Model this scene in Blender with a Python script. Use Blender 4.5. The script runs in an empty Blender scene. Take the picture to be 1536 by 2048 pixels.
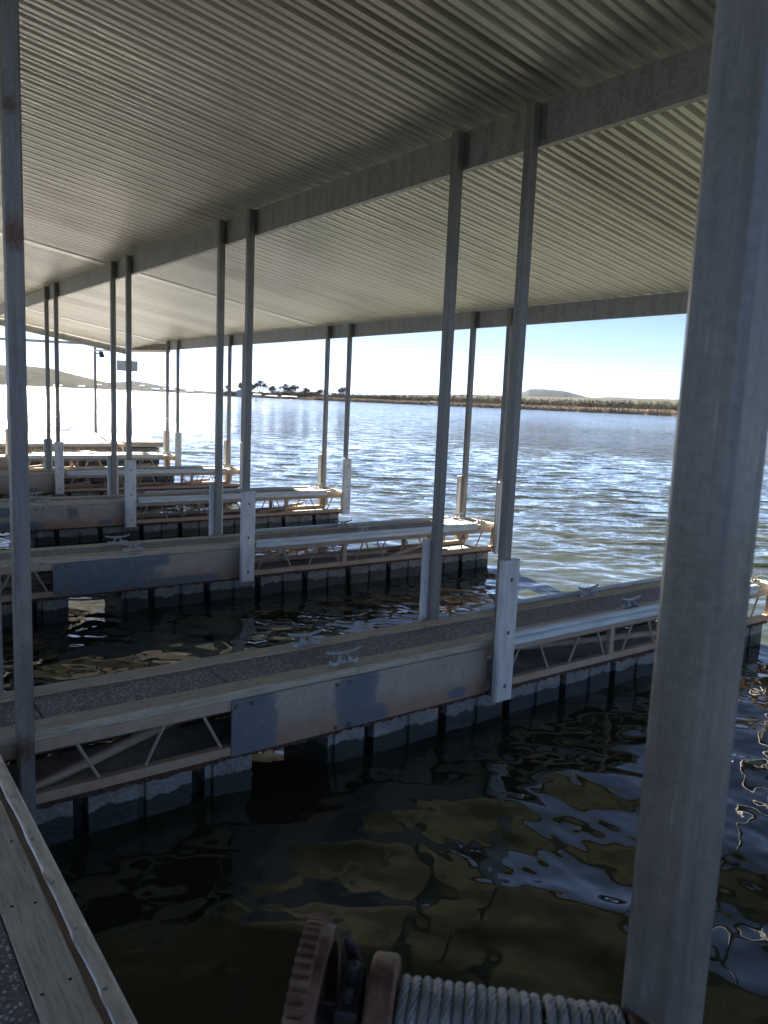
import bpy, math, random
import numpy as np
from mathutils import Vector, Matrix
R = math.radians
rnd = random.Random(7)
sc = bpy.context.scene
COL = sc.collection

# ------------------------------------------------------------ camera
cam_d = bpy.data.cameras.new('camera'); cam = bpy.data.objects.new('camera', cam_d); COL.objects.link(cam)
cam_d.sensor_fit = 'HORIZONTAL'; cam_d.sensor_width = 36; cam_d.lens = 36 * 1560.5 / 1536
cr, cu, cf = Vector((.80680, -.58929, .04260)), Vector((.04918, .13883, .98910)), Vector((.58878, .79590, -.14098))
m = Matrix((cr, cu, -cf)).transposed().to_4x4(); m.translation = Vector((0, 0, 1.6))
cam.matrix_world = m
cam_d.clip_start = .02; cam_d.clip_end = 20000
cam_d.dof.use_dof = True; cam_d.dof.focus_distance = 5.5; cam_d.dof.aperture_fstop = 11
sc.camera = cam
# ------------------------------------------------------------ sky and sun
SUN_AZ, SUN_EL = R(12.5), R(29)
w = bpy.data.worlds.new("World"); sc.world = w; w.use_nodes = True
nt = w.node_tree; bg = nt.nodes['Background']
sky = nt.nodes.new('ShaderNodeTexSky'); sky.sky_type = 'NISHITA'; sky.sun_disc = False
sky.sun_elevation = SUN_EL; sky.sun_rotation = SUN_AZ; sky.air_density = .18; sky.dust_density = .03; sky.ozone_density = 2.0
tint = nt.nodes.new('ShaderNodeMix'); tint.data_type = 'RGBA'; tint.blend_type = 'MULTIPLY'; tint.inputs[0].default_value = 1
nt.links.new(sky.outputs[0], tint.inputs[6]); tint.inputs[7].default_value = (1.0, .875, .755, 1); nt.links.new(tint.outputs[2], bg.inputs[0]); bg.inputs[1].default_value = .05
sd = bpy.data.lights.new('sun', 'SUN'); sd.energy = 5.0; sd.angle = R(.55); sd.color = (1, .91, .78)
so = bpy.data.objects.new('sun', sd); COL.objects.link(so)
to_sun = Vector((math.sin(SUN_AZ) * math.cos(SUN_EL), math.cos(SUN_AZ) * math.cos(SUN_EL), math.sin(SUN_EL)))
so.rotation_euler = to_sun.to_track_quat('Z', 'Y').to_euler(); so.location = (0, 0, 30)
# ------------------------------------------------------------ exposure
sc.view_settings.view_transform = 'Standard'; sc.view_settings.look = 'None'
sc.view_settings.exposure = 3.1; sc.view_settings.gamma = 1
sc.cycles.max_bounces = 10; sc.cycles.diffuse_bounces = 6; sc.cycles.glossy_bounces = 4
sc.cycles.blur_glossy = 1.0; sc.cycles.sample_clamp_indirect = 20; sc.cycles.use_denoising = True

ZW = -.606                      # water level; deck tops are at z = 0
WD = .597                       # pier width
PY = [3.725, 7.599, 11.391, 15.414, 19.112, 23.398]   # near edges of the six piers

# ------------------------------------------------------------ materials
class NT:
    def __init__(s, name):
        s.m = bpy.data.materials.new(name); s.m.use_nodes = True; s.t = s.m.node_tree
        s.b = s.t.nodes['Principled BSDF']; s.tc = s.n('ShaderNodeTexCoord'); s.geo = s.n('ShaderNodeNewGeometry')
    def n(s, k, **kw):
        o = s.t.nodes.new(k)
        for a, v in kw.items(): setattr(o, a, v)
        return o
    def l(s, a, b): s.t.links.new(a, b)
    def vec(s, scale=(1, 1, 1), src='World', loc=(0, 0, 0)):
        mp = s.n('ShaderNodeMapping'); mp.inputs['Scale'].default_value = scale; mp.inputs['Location'].default_value = loc
        s.l(s.geo.outputs['Position'] if src == 'World' else s.tc.outputs[src], mp.inputs[0]); return mp.outputs[0]
    def noise(s, v, scale, detail=4, rough=.55):
        o = s.n('ShaderNodeTexNoise'); o.inputs['Scale'].default_value = scale; o.inputs['Detail'].default_value = detail
        o.inputs['Roughness'].default_value = rough; s.l(v, o.inputs['Vector']); return o.outputs['Fac']
    def vor(s, v, scale, out='Distance', feature='F1'):
        o = s.n('ShaderNodeTexVoronoi', feature=feature); o.inputs['Scale'].default_value = scale; s.l(v, o.inputs['Vector']); return o.outputs[out]
    def ramp(s, f, stops):
        o = s.n('ShaderNodeValToRGB'); e = o.color_ramp.elements
        while len(e) < len(stops): e.new(.5)
        for i, (p, c) in enumerate(stops):
            e[i].position = p; e[i].color = (*c, 1) if isinstance(c, tuple) else (c, c, c, 1)
        s.l(f, o.inputs[0]); return o.outputs[0]
    def mix(s, f, a, b, mode='MIX'):
        o = s.n('ShaderNodeMix', data_type='RGBA', blend_type=mode)
        for i, v in ((0, f), (6, a), (7, b)):
            if hasattr(v, 'links'): s.l(v, o.inputs[i])
            elif isinstance(v, tuple): o.inputs[i].default_value = (*v, 1)
            elif i: o.inputs[i].default_value = (v, v, v, 1)
            else: o.inputs[i].default_value = v
        return o.outputs[2]
    def math(s, op, a, b=0., c=None, clamp=False):
        o = s.n('ShaderNodeMath', operation=op, use_clamp=clamp)
        for i, v in ((0, a), (1, b), (2, c)):
            if v is None: continue
            if hasattr(v, 'links'): s.l(v, o.inputs[i])
            else: o.inputs[i].default_value = v
        return o.outputs[0]
    def xyz(s, v):
        o = s.n('ShaderNodeSeparateXYZ'); s.l(v, o.inputs[0]); return o.outputs
    def bump(s, h, strength=.3, dist=.01):
        o = s.n('ShaderNodeBump'); o.inputs['Strength'].default_value = strength; o.inputs['Distance'].default_value = dist
        s.l(h, o.inputs['Height']); s.l(o.outputs[0], s.b.inputs['Normal'])
    def set(s, **kw):
        for k, v in kw.items():
            k = {'base': 'Base Color', 'rough': 'Roughness', 'metal': 'Metallic', 'spec': 'Specular IOR Level'}.get(k, k)
            if hasattr(v, 'links'): s.l(v, s.b.inputs[k])
            elif isinstance(v, tuple): s.b.inputs[k].default_value = (*v, 1)
            else: s.b.inputs[k].default_value = v
        return s.m

def mat_galv(name, c0, c1, metal=.45, rough=.5, streak=False):
    g = NT(name); v = g.vec((1, 1, 1))
    sp = g.vor(v, 110 if streak else 60, 'Color'); spv = g.math('MULTIPLY', g.xyz(sp)[0], .10 if streak else .2)
    n1 = g.noise(g.vec((3, 3, .7)), 4, 5); n2 = g.noise(v, 60, 3)
    f = g.math('ADD', g.math('ADD', g.math('MULTIPLY', n1, .9), g.math('MULTIPLY', n2, .25)), spv)
    base = g.ramp(f, [(.4, c0), (.75, c1)])
    grime = g.ramp(g.noise(g.vec((1, 1, .25)), 9, 6, .7), [(.60, 0.), (.72, 1.)])
    base = g.mix(g.math('MULTIPLY', grime, .35), base, (.12, .09, .065))
    if streak: st1 = g.ramp(g.noise(g.vec((16, 16, .5)), 4, 5, .7), [(.42, 0.), (.66, 1.)]); base = g.mix(g.math('MULTIPLY', st1, .38), base, (.10, .095, .088))
    if streak: st2 = g.ramp(g.noise(g.vec((26, 26, 1.6), loc=(4, 2, 0)), 5, 3, .6), [(.66, 0.), (.70, 1.)]); base = g.mix(g.math('MULTIPLY', st2, .35), base, (.50, .48, .44))
    spots = g.ramp(g.noise(g.vec((1, 1, .6), loc=(3, 1, 7)), 3.2, 7, .8), [(.70, 0.), (.76, 1.)])
    base = g.mix(g.math('MULTIPLY', spots, .7), base, (.16, .07, .035))
    if streak:                                   # rust stains bleeding from three bolt holes on the near left post
        P = g.vec((1, 1, .8), loc=(0, 0, 0))
        for (sx, sy, sz, sr) in ((.73, 3.62, 2.22, .075), (.715, 3.62, 2.72, .04), (.70, 3.63, -.03, .07)):
            dd = g.n('ShaderNodeVectorMath', operation='DISTANCE'); g.l(P, dd.inputs[0]); dd.inputs[1].default_value = (sx, sy, sz * .8)
            dq = g.math('ADD', g.math('DIVIDE', dd.outputs['Value'], sr), g.math('MULTIPLY', g.math('SUBTRACT', n2, .5), 1.2))
            base = g.mix(g.ramp(dq, [(.35, .9), (1., 0.)]), base, (.15, .075, .045))
    g.bump(g.math('ADD', n2, g.noise(v, 9, 4)), .25, .004)
    return g.set(base=base, metal=metal, rough=g.ramp(n1, [(.3, rough - .1), (.7, rough + .12)]))
M = {}
M['post'] = mat_galv('post_galvanised', (.175, .165, .150), (.30, .285, .26), streak=True)
M['beam'] = mat_galv('beam_galvanised', (.19, .20, .20), (.36, .37, .365), .3, .5)
M['chord'] = (lambda g: g.set(base=g.mix(g.ramp(g.noise(g.vec((1, 1, 1)), 7, 6, .7), [(.38, 0.), (.68, 1.)]),
              (.46, .36, .27), (.40, .26, .17)), rough=.75))(NT('dusty_rusting_steel'))
def mat_rust():
    g = NT('rust_flakes'); v = g.vec()
    n = g.noise(v, 60, 6, .7); g.bump(n, 1, .01)
    return g.set(base=g.ramp(n, [(.3, (.02, .014, .012)), (.5, (.085, .04, .025)), (.7, (.19, .09, .05))]), rough=.9)
M['rust'] = mat_rust()
M['rod'] = NT('rod_steel').set(base=(.40, .32, .25), rough=.7)
def mat_plate(name, patches, seed):
    g = NT(name); v = g.vec(); X = g.xyz(v)
    wob = g.noise(g.vec(loc=(seed, seed * 2, 0)), 7, 4)
    base = g.ramp(g.noise(g.vec((1, 1, 2), loc=(seed, 0, 0)), 3, 6, .6), [(.3, (.36, .31, .25)), (.7, (.50, .41, .31))])
    fine = g.noise(v, 90, 3); base = g.mix(.25, base, g.ramp(fine, [(.3, .12), (.7, .5)]))
    # rust creeping up from the lower edge
    low = g.math('ADD', g.math('MULTIPLY', X[2], -9.), g.math('MULTIPLY', wob, 2.0))
    rusty = g.ramp(g.math('MULTIPLY', low, .25), [(.70, 0.), (.98, 1.)])
    base = g.mix(g.math('MULTIPLY', rusty, .75), base, (.34, .19, .115))
    for (cx, cz, rx, rz) in patches:
        dx = g.math('DIVIDE', g.math('SUBTRACT', X[0], cx), rx); dz = g.math('DIVIDE', g.math('SUBTRACT', X[2], cz), rz)
        d = g.math('SQRT', g.math('ADD', g.math('POWER', g.math('ABSOLUTE', dx), 3.), g.math('POWER', g.math('ABSOLUTE', dz), 3.)))
        d = g.math('ADD', d, g.math('MULTIPLY', g.math('SUBTRACT', wob, .5), 1.3))
        f = g.math('MULTIPLY', g.ramp(d, [(.45, 1.), (.75, .82), (1.25, 0.)]), g.ramp(g.noise(g.vec(loc=(1, seed, 2)), 16, 5, .7), [(.25, .72), (.55, 1.)]))
        base = g.mix(f, base, g.mix(fine, (.11, .14, .17), (.16, .19, .22)))
    run = g.ramp(g.noise(g.vec((11, 11, .9), loc=(seed, 0, 0)), 3.5, 5, .7), [(.56, 0.), (.70, 1.)]); base = g.mix(g.math('MULTIPLY', run, .42), base, (.20, .125, .08))
    scr = g.ramp(g.noise(g.vec((2, 2, 40), loc=(0, 0, seed)), 3, 3), [(.68, 0.), (.72, 1.)]); base = g.mix(g.math('MULTIPLY', scr, .3), base, (.55, .52, .47))
    g.bump(fine, .15, .003)
    return g.set(base=base, rough=.6, metal=.1)
def mat_wood(name, along='X', tone=1.):
    g = NT(name); sx = (1.1, 14, 14) if along == 'X' else (14, 1.1, 14)
    v = g.vec(sx); wv = g.noise(v, 4.5, 8, .62); wv2 = g.noise(g.vec(tuple(q * .7 for q in sx), loc=(5, 3, 1)), 12, 5, .6)
    base = g.ramp(wv, [(.25, tuple(q * tone for q in (.30, .245, .175))), (.5, tuple(q * tone for q in (.52, .445, .335))), (.75, tuple(q * tone for q in (.66, .585, .46)))])
    cr_ = g.ramp(wv2, [(.30, 1.), (.40, 0.)]); base = g.mix(g.math('MULTIPLY', cr_, .8), base, (.06, .045, .035))
    knots = g.vor(g.vec((.9, 6, 6) if along == 'X' else (6, .9, 6)), 2.2); base = g.mix(g.ramp(knots, [(.04, .75), (.10, 0.)]), base, (.07, .05, .035))
    g.bump(g.math('ADD', wv, g.math('MULTIPLY', wv2, 1.2)), .5, .006)
    return g.set(base=base, rough=.85)
M['wood'] = mat_wood('weathered_board', 'X', .92); M['woodY'] = mat_wood('weathered_walkway_board', 'Y', 1.12); M['woodE'] = mat_wood('weathered_end_board', 'Y')
def mat_agg():
    g = NT('exposed_aggregate'); v = g.vec()
    col = g.vor(v, 75, 'Color'); d = g.vor(v, 75, 'Distance'); pick = g.xyz(col)[0]
    d2 = g.vor(v, 190, 'Distance')
    cement = g.ramp(g.noise(v, 9, 6), [(.3, (.11, .095, .082)), (.7, (.19, .165, .145))])
    stone = g.ramp(pick, [(0., (.10, .07, .05)), (.40, (.24, .19, .15)), (.65, (.50, .45, .40)), (1., (.85, .82, .77))])
    base = g.mix(g.ramp(d, [(.36, 1.), (.50, 0.)]), cement, stone)
    base = g.mix(.35, base, g.ramp(d2, [(.2, .35), (.6, .07)]))
    h = g.math('ADD', g.ramp(d, [(.1, 1.), (.55, 0.)]), g.math('MULTIPLY', g.ramp(d2, [(.1, 1.), (.6, 0.)]), .4))
    g.bump(h, .9, .006)
    return g.set(base=base, rough=.72)
M['agg'] = mat_agg()
def mat_float():
    g = NT('float_concrete'); v = g.vec(); X = g.xyz(v)
    n = g.noise(v, 5, 6, .6); n2 = g.noise(v, 45, 4)
    dry = g.ramp(n, [(.3, (.11, .112, .105)), (.52, (.22, .22, .20)), (.74, (.34, .335, .30))])
    dry = g.mix(.3, dry, g.ramp(n2, [(.35, .06), (.7, .4)]))
    edge = g.math('ADD', X[2], g.math('MULTIPLY', g.math('SUBTRACT', g.noise(g.vec((1, 1, .4)), 4.5, 5, .7), .5), .16))
    wet = g.ramp(g.math('MULTIPLY_ADD', edge, 4., 2.5), [(.53, 1.), (.56, 0.)])      # dark algae line about 10 cm above the water
    base = g.mix(wet, dry, g.mix(n2, (.014, .018, .018), (.035, .045, .042)))
    sp = g.ramp(g.vor(v, 110), [(.10, 1.), (.2, 0.)])
    band = g.ramp(g.math('MULTIPLY_ADD', X[2], 4., 2.5), [(.06, 0.), (.10, 1.), (.16, 1.), (.24, 0.)])
    base = g.mix(g.math('MULTIPLY', g.math('MULTIPLY', sp, band), .8), base, (.35, .36, .30))
    g.bump(g.math('ADD', n2, n), .5, .01)
    return g.set(base=base, rough=g.mix(wet, .8, .45))
M['float'] = mat_float()
M['slot'] = NT('slot_shade_black').set(base=(.008, .011, .014), rough=.5)  # near-black colour stands in for the shade inside the float slots
def mat_pvc():
    g = NT('bumper_board'); v = g.vec()
    n = g.noise(g.vec((4, 4, .8)), 5, 6, .65); base = g.ramp(n, [(.3, (.50, .49, .46)), (.6, (.70, .69, .67))])
    st = g.ramp(g.noise(g.vec((8, 8, .7), loc=(2, 5, 1)), 6, 6, .75), [(.60, 0.), (.74, 1.)])
    base = g.mix(g.math('MULTIPLY', st, .45), base, (.30, .26, .21)); g.bump(n, .1, .003)
    return g.set(base=base, rough=.5)
M['pvc'] = mat_pvc()
def mat_rail():
    g = NT('vinyl_fender'); n = g.noise(g.vec((.8, 6, 6)), 5, 6, .65)
    base = g.ramp(n, [(.3, (.42, .45, .45)), (.6, (.62, .66, .66))]); return g.set(base=base, rough=.35)
M['rail'] = mat_rail()
def mat_cast():
    g = NT('cast_galvanised'); n = g.noise(g.vec(), 50, 4); g.bump(n, .3, .003)
    return g.set(base=g.ramp(n, [(.3, (.24, .255, .26)), (.7, (.42, .44, .44))]), metal=.5, rough=.5)
M['cast'] = mat_cast()
M['hole'] = NT('dark_recess').set(base=(.02, .018, .016), rough=.9)
def mat_roof():
    g = NT('galvanised_sheet'); v = g.vec(); X = g.xyz(v)
    streak = g.noise(g.vec((.35, 5, 1)), 1.6, 4, .6); blot = g.noise(g.vec((1, 1, 1)), .9, 5, .6)
    pan = g.n('ShaderNodeTexWhiteNoise', noise_dimensions='1D')
    g.l(g.math('FLOOR', g.math('DIVIDE', X[1], .84)), pan.inputs['W'])
    f = g.math('ADD', g.math('ADD', g.math('MULTIPLY', streak, .5), g.math('MULTIPLY', blot, .3)), g.math('MULTIPLY', pan.outputs[0], .22))
    base = g.ramp(f, [(.30, (.60, .59, .56)), (.52, (.82, .815, .79)), (.75, (.90, .90, .88))])
    spots = g.ramp(g.noise(g.vec((1, 1.6, 1), loc=(9, 1, 2)), 14, 6, .8), [(.67, 0.), (.74, 1.)])
    base = g.mix(g.math('MULTIPLY', spots, .5), base, (.20, .16, .12))
    return g.set(base=base, metal=.4, rough=g.ramp(streak, [(.3, .31), (.7, .39)]))
M['roof'] = mat_roof()
def mat_trim():
    g = NT('aluminium_trim'); n = g.noise(g.vec((10, 1.5, 3)), 5, 6, .65)
    base = g.ramp(n, [(.28, (.45, .42, .37)), (.6, (.75, .73, .69))]); g.bump(g.noise(g.vec((3, 1, 1)), 9, 3), .2, .01)
    return g.set(base=base, metal=.55, rough=.4)
M['trim'] = mat_trim()
def mat_iron(name, c0, c1, c2, metal=.2):
    g = NT(name); n = g.noise(g.vec(src='Object'), 28, 7, .7); g.bump(n, .5, .003)
    return g.set(base=g.ramp(n, [(.3, c0), (.5, c1), (.72, c2)]), rough=.62, metal=metal)
M['iron'] = mat_iron('rusty_cast_iron', (.06, .034, .024), (.16, .088, .058), (.26, .18, .13))
M['iron2'] = mat_iron('worn_dark_steel', (.02, .018, .017), (.06, .052, .048), (.16, .14, .125))
M['wire'] = mat_iron('wire_rope_steel', (.22, .225, .225), (.36, .37, .37), (.52, .53, .53), .5)
M['dark'] = NT('black_plastic').set(base=(.02, .021, .023), rough=.5)
def mat_water():
    g = NT('lake_water'); v = g.vec()
    rot = g.n('ShaderNodeMapping'); rot.inputs['Rotation'].default_value = (0, 0, R(32)); g.l(v, rot.inputs[0])
    def st(sx, sy, l=0):
        o = g.n('ShaderNodeMapping'); o.inputs['Scale'].default_value = (sx, sy, 1); o.inputs['Location'].default_value = (l, l, 0); g.l(rot.outputs[0], o.inputs[0]); return o.outputs[0]
    def mr(x, a, b_, c=0., d_=1.):
        o = g.n('ShaderNodeMapRange'); g.l(x, o.inputs[0])
        for i, q in enumerate((a, b_, c, d_)): o.inputs[i + 1].default_value = q
        return o.outputs[0]
    pos = g.xyz(v); rr = g.math('SQRT', g.math('ADD', g.math('POWER', pos[0], 2.), g.math('POWER', pos[1], 2.)))
    ox = g.math('MAXIMUM', mr(pos[0], 6.8, 11.5), mr(pos[1], 23, 32)); far = mr(rr, 10, 60, .22, 3.2); vfar = mr(rr, 40, 200)
    def ncol(vv, scale, det, rg=.6):
        o = g.n('ShaderNodeTexNoise'); o.inputs['Scale'].default_value = scale; o.inputs['Detail'].default_value = det; o.inputs['Roughness'].default_value = rg
        g.l(vv, o.inputs['Vector']); return g.xyz(o.outputs['Color'])
    gust = g.noise(st(.3, 1.), .035, 9, .72)
    gm = g.math('MULTIPLY_ADD', g.ramp(gust, [(.38, 0.), (.62, 1.)]), 1.0, .5)
    c1 = ncol(st(.55, 1.5), 1.7, 5); c2 = ncol(st(.8, 1.6), 9, 3)
    geo = g.n('ShaderNodeNewGeometry'); N = g.xyz(geo.outputs['Normal'])
    amp1 = g.math('MULTIPLY', g.math('MULTIPLY', mr(rr, 9, 50, 1.0, 2.3), ox), gm); amp2 = g.math('MAXIMUM', g.math('MULTIPLY', mr(rr, 6, 40, .42, .9), ox), .05)
    def comp(i, extra):
        s1 = g.math('MULTIPLY', g.math('SUBTRACT', c1[i], .5), amp1); s2 = g.math('MULTIPLY', g.math('SUBTRACT', c2[i], .5), amp2)
        return g.math('ADD', N[i], g.math('MULTIPLY', g.math('ADD', s1, s2), extra))
    cb = g.n('ShaderNodeCombineXYZ'); g.l(comp(0, 1.), cb.inputs[0]); g.l(comp(1, 1.), cb.inputs[1]); g.l(N[2], cb.inputs[2])
    nn = g.n('ShaderNodeVectorMath', operation='NORMALIZE'); g.l(cb.outputs[0], nn.inputs[0]); g.l(nn.outputs[0], g.b.inputs['Normal'])
    murk = g.ramp(g.noise(v, .35, 5), [(.3, (.020, .025, .012)), (.7, (.036, .040, .020))])
    return g.set(base=murk, rough=mr(rr, 12, 200, .03, .11), IOR=1.42, spec=.6)
M['water'] = mat_water()

# ------------------------------------------------------------ mesh helpers
class MB:
    def __init__(s): s.v = []; s.f = []; s.mi = []; s.cur = 0
    def add(s, vs, fs):
        b = len(s.v); s.v += [tuple(p) for p in vs]; s.f += [tuple(i + b for i in f) for f in fs]; s.mi += [s.cur] * len(fs); return s
    def box(s, x0, x1, y0, y1, z0, z1):
        return s.add([(x, y, z) for z in (z0, z1) for y in (y0, y1) for x in (x0, x1)],
                     [(0, 2, 3, 1), (4, 5, 7, 6), (0, 1, 5, 4), (2, 6, 7, 3), (0, 4, 6, 2), (1, 3, 7, 5)])
    def prism(s, poly, ax, a, b):
        """extrude a closed 2-D outline along axis ax between a and b (outline on the two other axes in order)"""
        def P(u, v, t):
            return {'x': (t, u, v), 'y': (u, t, v), 'z': (u, v, t)}[ax]
        n = len(poly); vs = [P(u, v, a) for u, v in poly] + [P(u, v, b) for u, v in poly]
        fs = [(i, (i + 1) % n, (i + 1) % n + n, i + n) for i in range(n)] + [tuple(range(n))[::-1], tuple(range(n, 2 * n))]
        return s.add(vs, fs)
    def tube(s, pts, r, n=8, caps=True, flat=1.):
        pts = [Vector(p) for p in pts]; rs = r if isinstance(r, (list, tuple)) else [r] * len(pts)
        vs = []; prev = None
        for i, p in enumerate(pts):
            t = (pts[min(i + 1, len(pts) - 1)] - pts[max(i - 1, 0)]).normalized()
            ref = prev if prev is not None else (Vector((0, 0, 1)) if abs(t.z) < .9 else Vector((1, 0, 0)))
            a = (ref - t * ref.dot(t)).normalized(); prev = a; b = t.cross(a)
            for k in range(n):
                q = 2 * math.pi * k / n; vs.append(p + a * (rs[i] * flat * math.cos(q)) + b * (rs[i] * math.sin(q)))
        L = len(pts); fs = [(i * n + k, i * n + (k + 1) % n, (i + 1) * n + (k + 1) % n, (i + 1) * n + k) for i in range(L - 1) for k in range(n)]
        if caps: fs += [tuple(range(n))[::-1], tuple(range((L - 1) * n, L * n))]
        return s.add(vs, fs)
    def bar(s, p, q, wx, wy, up=(0, 0, 1)):
        p, q = Vector(p), Vector(q); t = (q - p).normalized(); a = t.cross(Vector(up)).normalized(); b = a.cross(t)
        vs = [c + a * (i * wx / 2) + b * (j * wy / 2) for c in (p, q) for i, j in ((-1, -1), (1, -1), (1, 1), (-1, 1))]
        return s.add(vs, [(0, 1, 5, 4), (1, 2, 6, 5), (2, 3, 7, 6), (3, 0, 4, 7), (3, 2, 1, 0), (4, 5, 6, 7)])
    def lathe(s, prof, n=24, ax='z', c=(0, 0, 0), jitter=None):
        vs = []
        for (r, h) in prof:
            for k in range(n):
                q = 2 * math.pi * k / n; x, y = r * math.cos(q), r * math.sin(q)
                p = {'z': (x, y, h), 'x': (h, x, y), 'y': (x, h, y)}[ax]; vs.append((p[0] + c[0], p[1] + c[1], p[2] + c[2]))
        L = len(prof); fs = [(i * n + k, i * n + (k + 1) % n, (i + 1) * n + (k + 1) % n, (i + 1) * n + k) for i in range(L - 1) for k in range(n)]
        return s.add(vs, fs)
    def build(s, name, mat, parent=None, bevel=0, smooth=False, segs=1):
        me = bpy.data.meshes.new(name); me.from_pydata(s.v, [], s.f); me.validate()
        for mm in (mat if isinstance(mat, (list, tuple)) else [mat]): me.materials.append(mm)
        if any(s.mi): me.polygons.foreach_set('material_index', s.mi)
        import bmesh
        bm = bmesh.new(); bm.from_mesh(me); bmesh.ops.recalc_face_normals(bm, faces=bm.faces); bm.to_mesh(me); bm.free()
        if smooth:
            me.polygons.foreach_set('use_smooth', [True] * len(me.polygons)); me.update()
            me.set_sharp_from_angle(angle=R(40))
        o = bpy.data.objects.new(name, me); COL.objects.link(o)
        if parent: o.parent = parent
        if bevel:
            b = o.modifiers.new('bevel', 'BEVEL'); b.width = bevel; b.segments = segs; b.limit_method = 'ANGLE'; b.angle_limit = R(50)
        return o
def tag(o, label=None, cat=None, group=None, kind=None):
    for k, v in (('label', label), ('category', cat), ('group', group), ('kind', kind)):
        if v: o[k] = v
    return o
def empty(name, loc=(0, 0, 0), rz=0):
    o = bpy.data.objects.new(name, None); COL.objects.link(o); o.location = loc; o.rotation_euler = (0, 0, rz); o.empty_display_size = .2; return o
def kids(o): return [c for c in bpy.data.objects if c.parent == o]
def copy_tree(o, parent=None):
    c = o.copy(); COL.objects.link(c); c.parent = parent
    for ch in kids(o): copy_tree(ch, c)
    return c

# ------------------------------------------------------------ water: a wave mesh, finer near the shore we stand on
def build_water():
    g = np.random.default_rng(3)
    az = np.concatenate([np.arange(-180, -20, 3.), np.arange(-20, 4, .6), np.arange(4, 75, .09), np.arange(75, 110, .6), np.arange(110, 180.1, 3.)])
    az = np.radians(az); rr = [.25]
    while rr[-1] < 5900:
        r = rr[-1]; dr = max(.012, r * r / 4200) if r < 90 else r * .045
        rr.append(r + dr)
    rr = np.array(rr); DR = np.gradient(rr)
    A, Rg = np.meshgrid(az, rr); X = Rg * np.sin(A); Y = Rg * np.cos(A); Z = np.zeros_like(X)
    DRg = np.repeat(DR[:, None], len(az), 1)
    sh = np.clip((X - 6.6) / 4.5, 0, 1); sh = sh * sh * (3 - 2 * sh); sh2 = np.clip((Y - 22) / 10, 0, 1); sh = np.maximum(sh, sh2)
    # open-lake wind waves, crests roughly across the line of sight
    for i in range(80):
        lam = .18 * (1.9 / .18) ** g.random(); k = 2 * math.pi / lam; th = R(30) + g.normal() * .38
        s = .017 * (.8 + .5 * g.random()) * min(1, (.6 / lam) ** .6)
        ph = k * (X * math.sin(th) + Y * math.cos(th)) + g.random() * 6.28
        fade = np.clip((lam / DRg - 2.5) / 3, 0, 1)
        Z += sh * fade * (s / k) * np.sin(ph + .35 * np.sin(ph))
    # soft ripples in the sheltered slips
    for i in range(60):
        lam = .09 * (1.5 / .09) ** g.random(); k = 2 * math.pi / lam; th = R(60) + g.normal() * 1.1
        s = .0165 * (.5 + .9 * g.random()) * min(1, (lam / .35) ** .45)
        ph = k * (X * math.sin(th) + Y * math.cos(th)) + g.random() * 6.28
        fade = np.clip((lam / DRg - 2.5) / 3, 0, 1)
        Z += (1 - sh) * fade * (s / k) * np.sin(ph)
    n, m_ = X.shape; co = np.stack([X, Y, Z + ZW], -1).reshape(-1, 3).astype(np.float32)
    co = np.vstack([co, np.array([[0, 0, ZW]], np.float32)])
    i = np.arange(n - 1)[:, None] * m_ + np.arange(m_ - 1)[None]; i = i.ravel()
    q = np.stack([i, i + m_, i + m_ + 1, i + 1], -1)
    me = bpy.data.meshes.new('water'); me.vertices.add(len(co)); me.vertices.foreach_set('co', co.ravel())
    me.loops.add(q.size); me.loops.foreach_set('vertex_index', q.ravel().astype(np.int32))
    me.polygons.add(len(q)); me.polygons.foreach_set('loop_start', np.arange(0, q.size, 4, dtype=np.int32))
    me.polygons.foreach_set('loop_total', np.full(len(q), 4, np.int32)); me.update(calc_edges=True); me.validate()
    me.polygons.foreach_set('use_smooth', np.ones(len(me.polygons), bool)); me.materials.append(M['water']); me.update()
    if me.polygons[0].normal.z < 0: me.flip_normals()
    o = bpy.data.objects.new('water', me); COL.objects.link(o); tag(o, 'olive green lake water rippling under a low sun', None, None, 'structure')
build_water()

# ------------------------------------------------------------ roof
SL = .157
def zr(x): return 3.470 - SL * (abs(x) - 3.81) if x >= 0 else 3.470 - SL * (abs(x) - 3.81)
Y0R, Y1R, XE = -.9, 23.9, 7.93
roof = empty('dock_roof', (3.8, 10, 3.4)); tag(roof, 'long ribbed metal dock roof on galvanised beams above the piers', 'roof')
def rp(o): o.matrix_parent_inverse = Matrix.Translation(Vector((-3.8, -10, -3.4))); return o
def sheet(sgn, name):
    b = MB(); p = .168; y = Y0R; prof = []
    flats = [(12.35, 12.60), (20.15, 20.42)]
    r2 = random.Random(5)
    while y < Y1R - p:
        inflat = [f for f in flats if f[0] <= y < f[1]]
        if inflat:
            prof += [(y, -.012), (inflat[0][1], -.012)]; y = inflat[0][1]; prof.append((y + .004, .03)); y += .008; continue
        j = r2.uniform(-.003, .003)
        prof += [(y, 0), (y + .046, 0), (y + .050, .026), (y + .073, .026), (y + .077, 0), (y + .110 + j, 0), (y + .116 + j, .046), (y + .162, .046)]
        y += p
    prof.append((y, 0))
    xs = [0.0, 1.5, 3.8, 6, XE]
    vs = []
    if sgn < 0: xs = [0, 1.5, 3.9]  # unseen west half of the roof, kept for the shade it gives
    for x in xs:
        for (yy, dz) in prof: vs.append((sgn * x, yy, zr(x) + dz))
    n = len(prof); fs = []
    for i in range(len(xs) - 1):
        for k in range(n - 1): fs.append((i * n + k, i * n + k + 1, (i + 1) * n + k + 1, (i + 1) * n + k))
    b.add(vs, fs); o = b.build(name, M['roof'], roof); rp(o)
    sm = o.modifiers.new('thickness', 'SOLIDIFY'); sm.thickness = .002; sm.offset = 0
    return o
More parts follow.
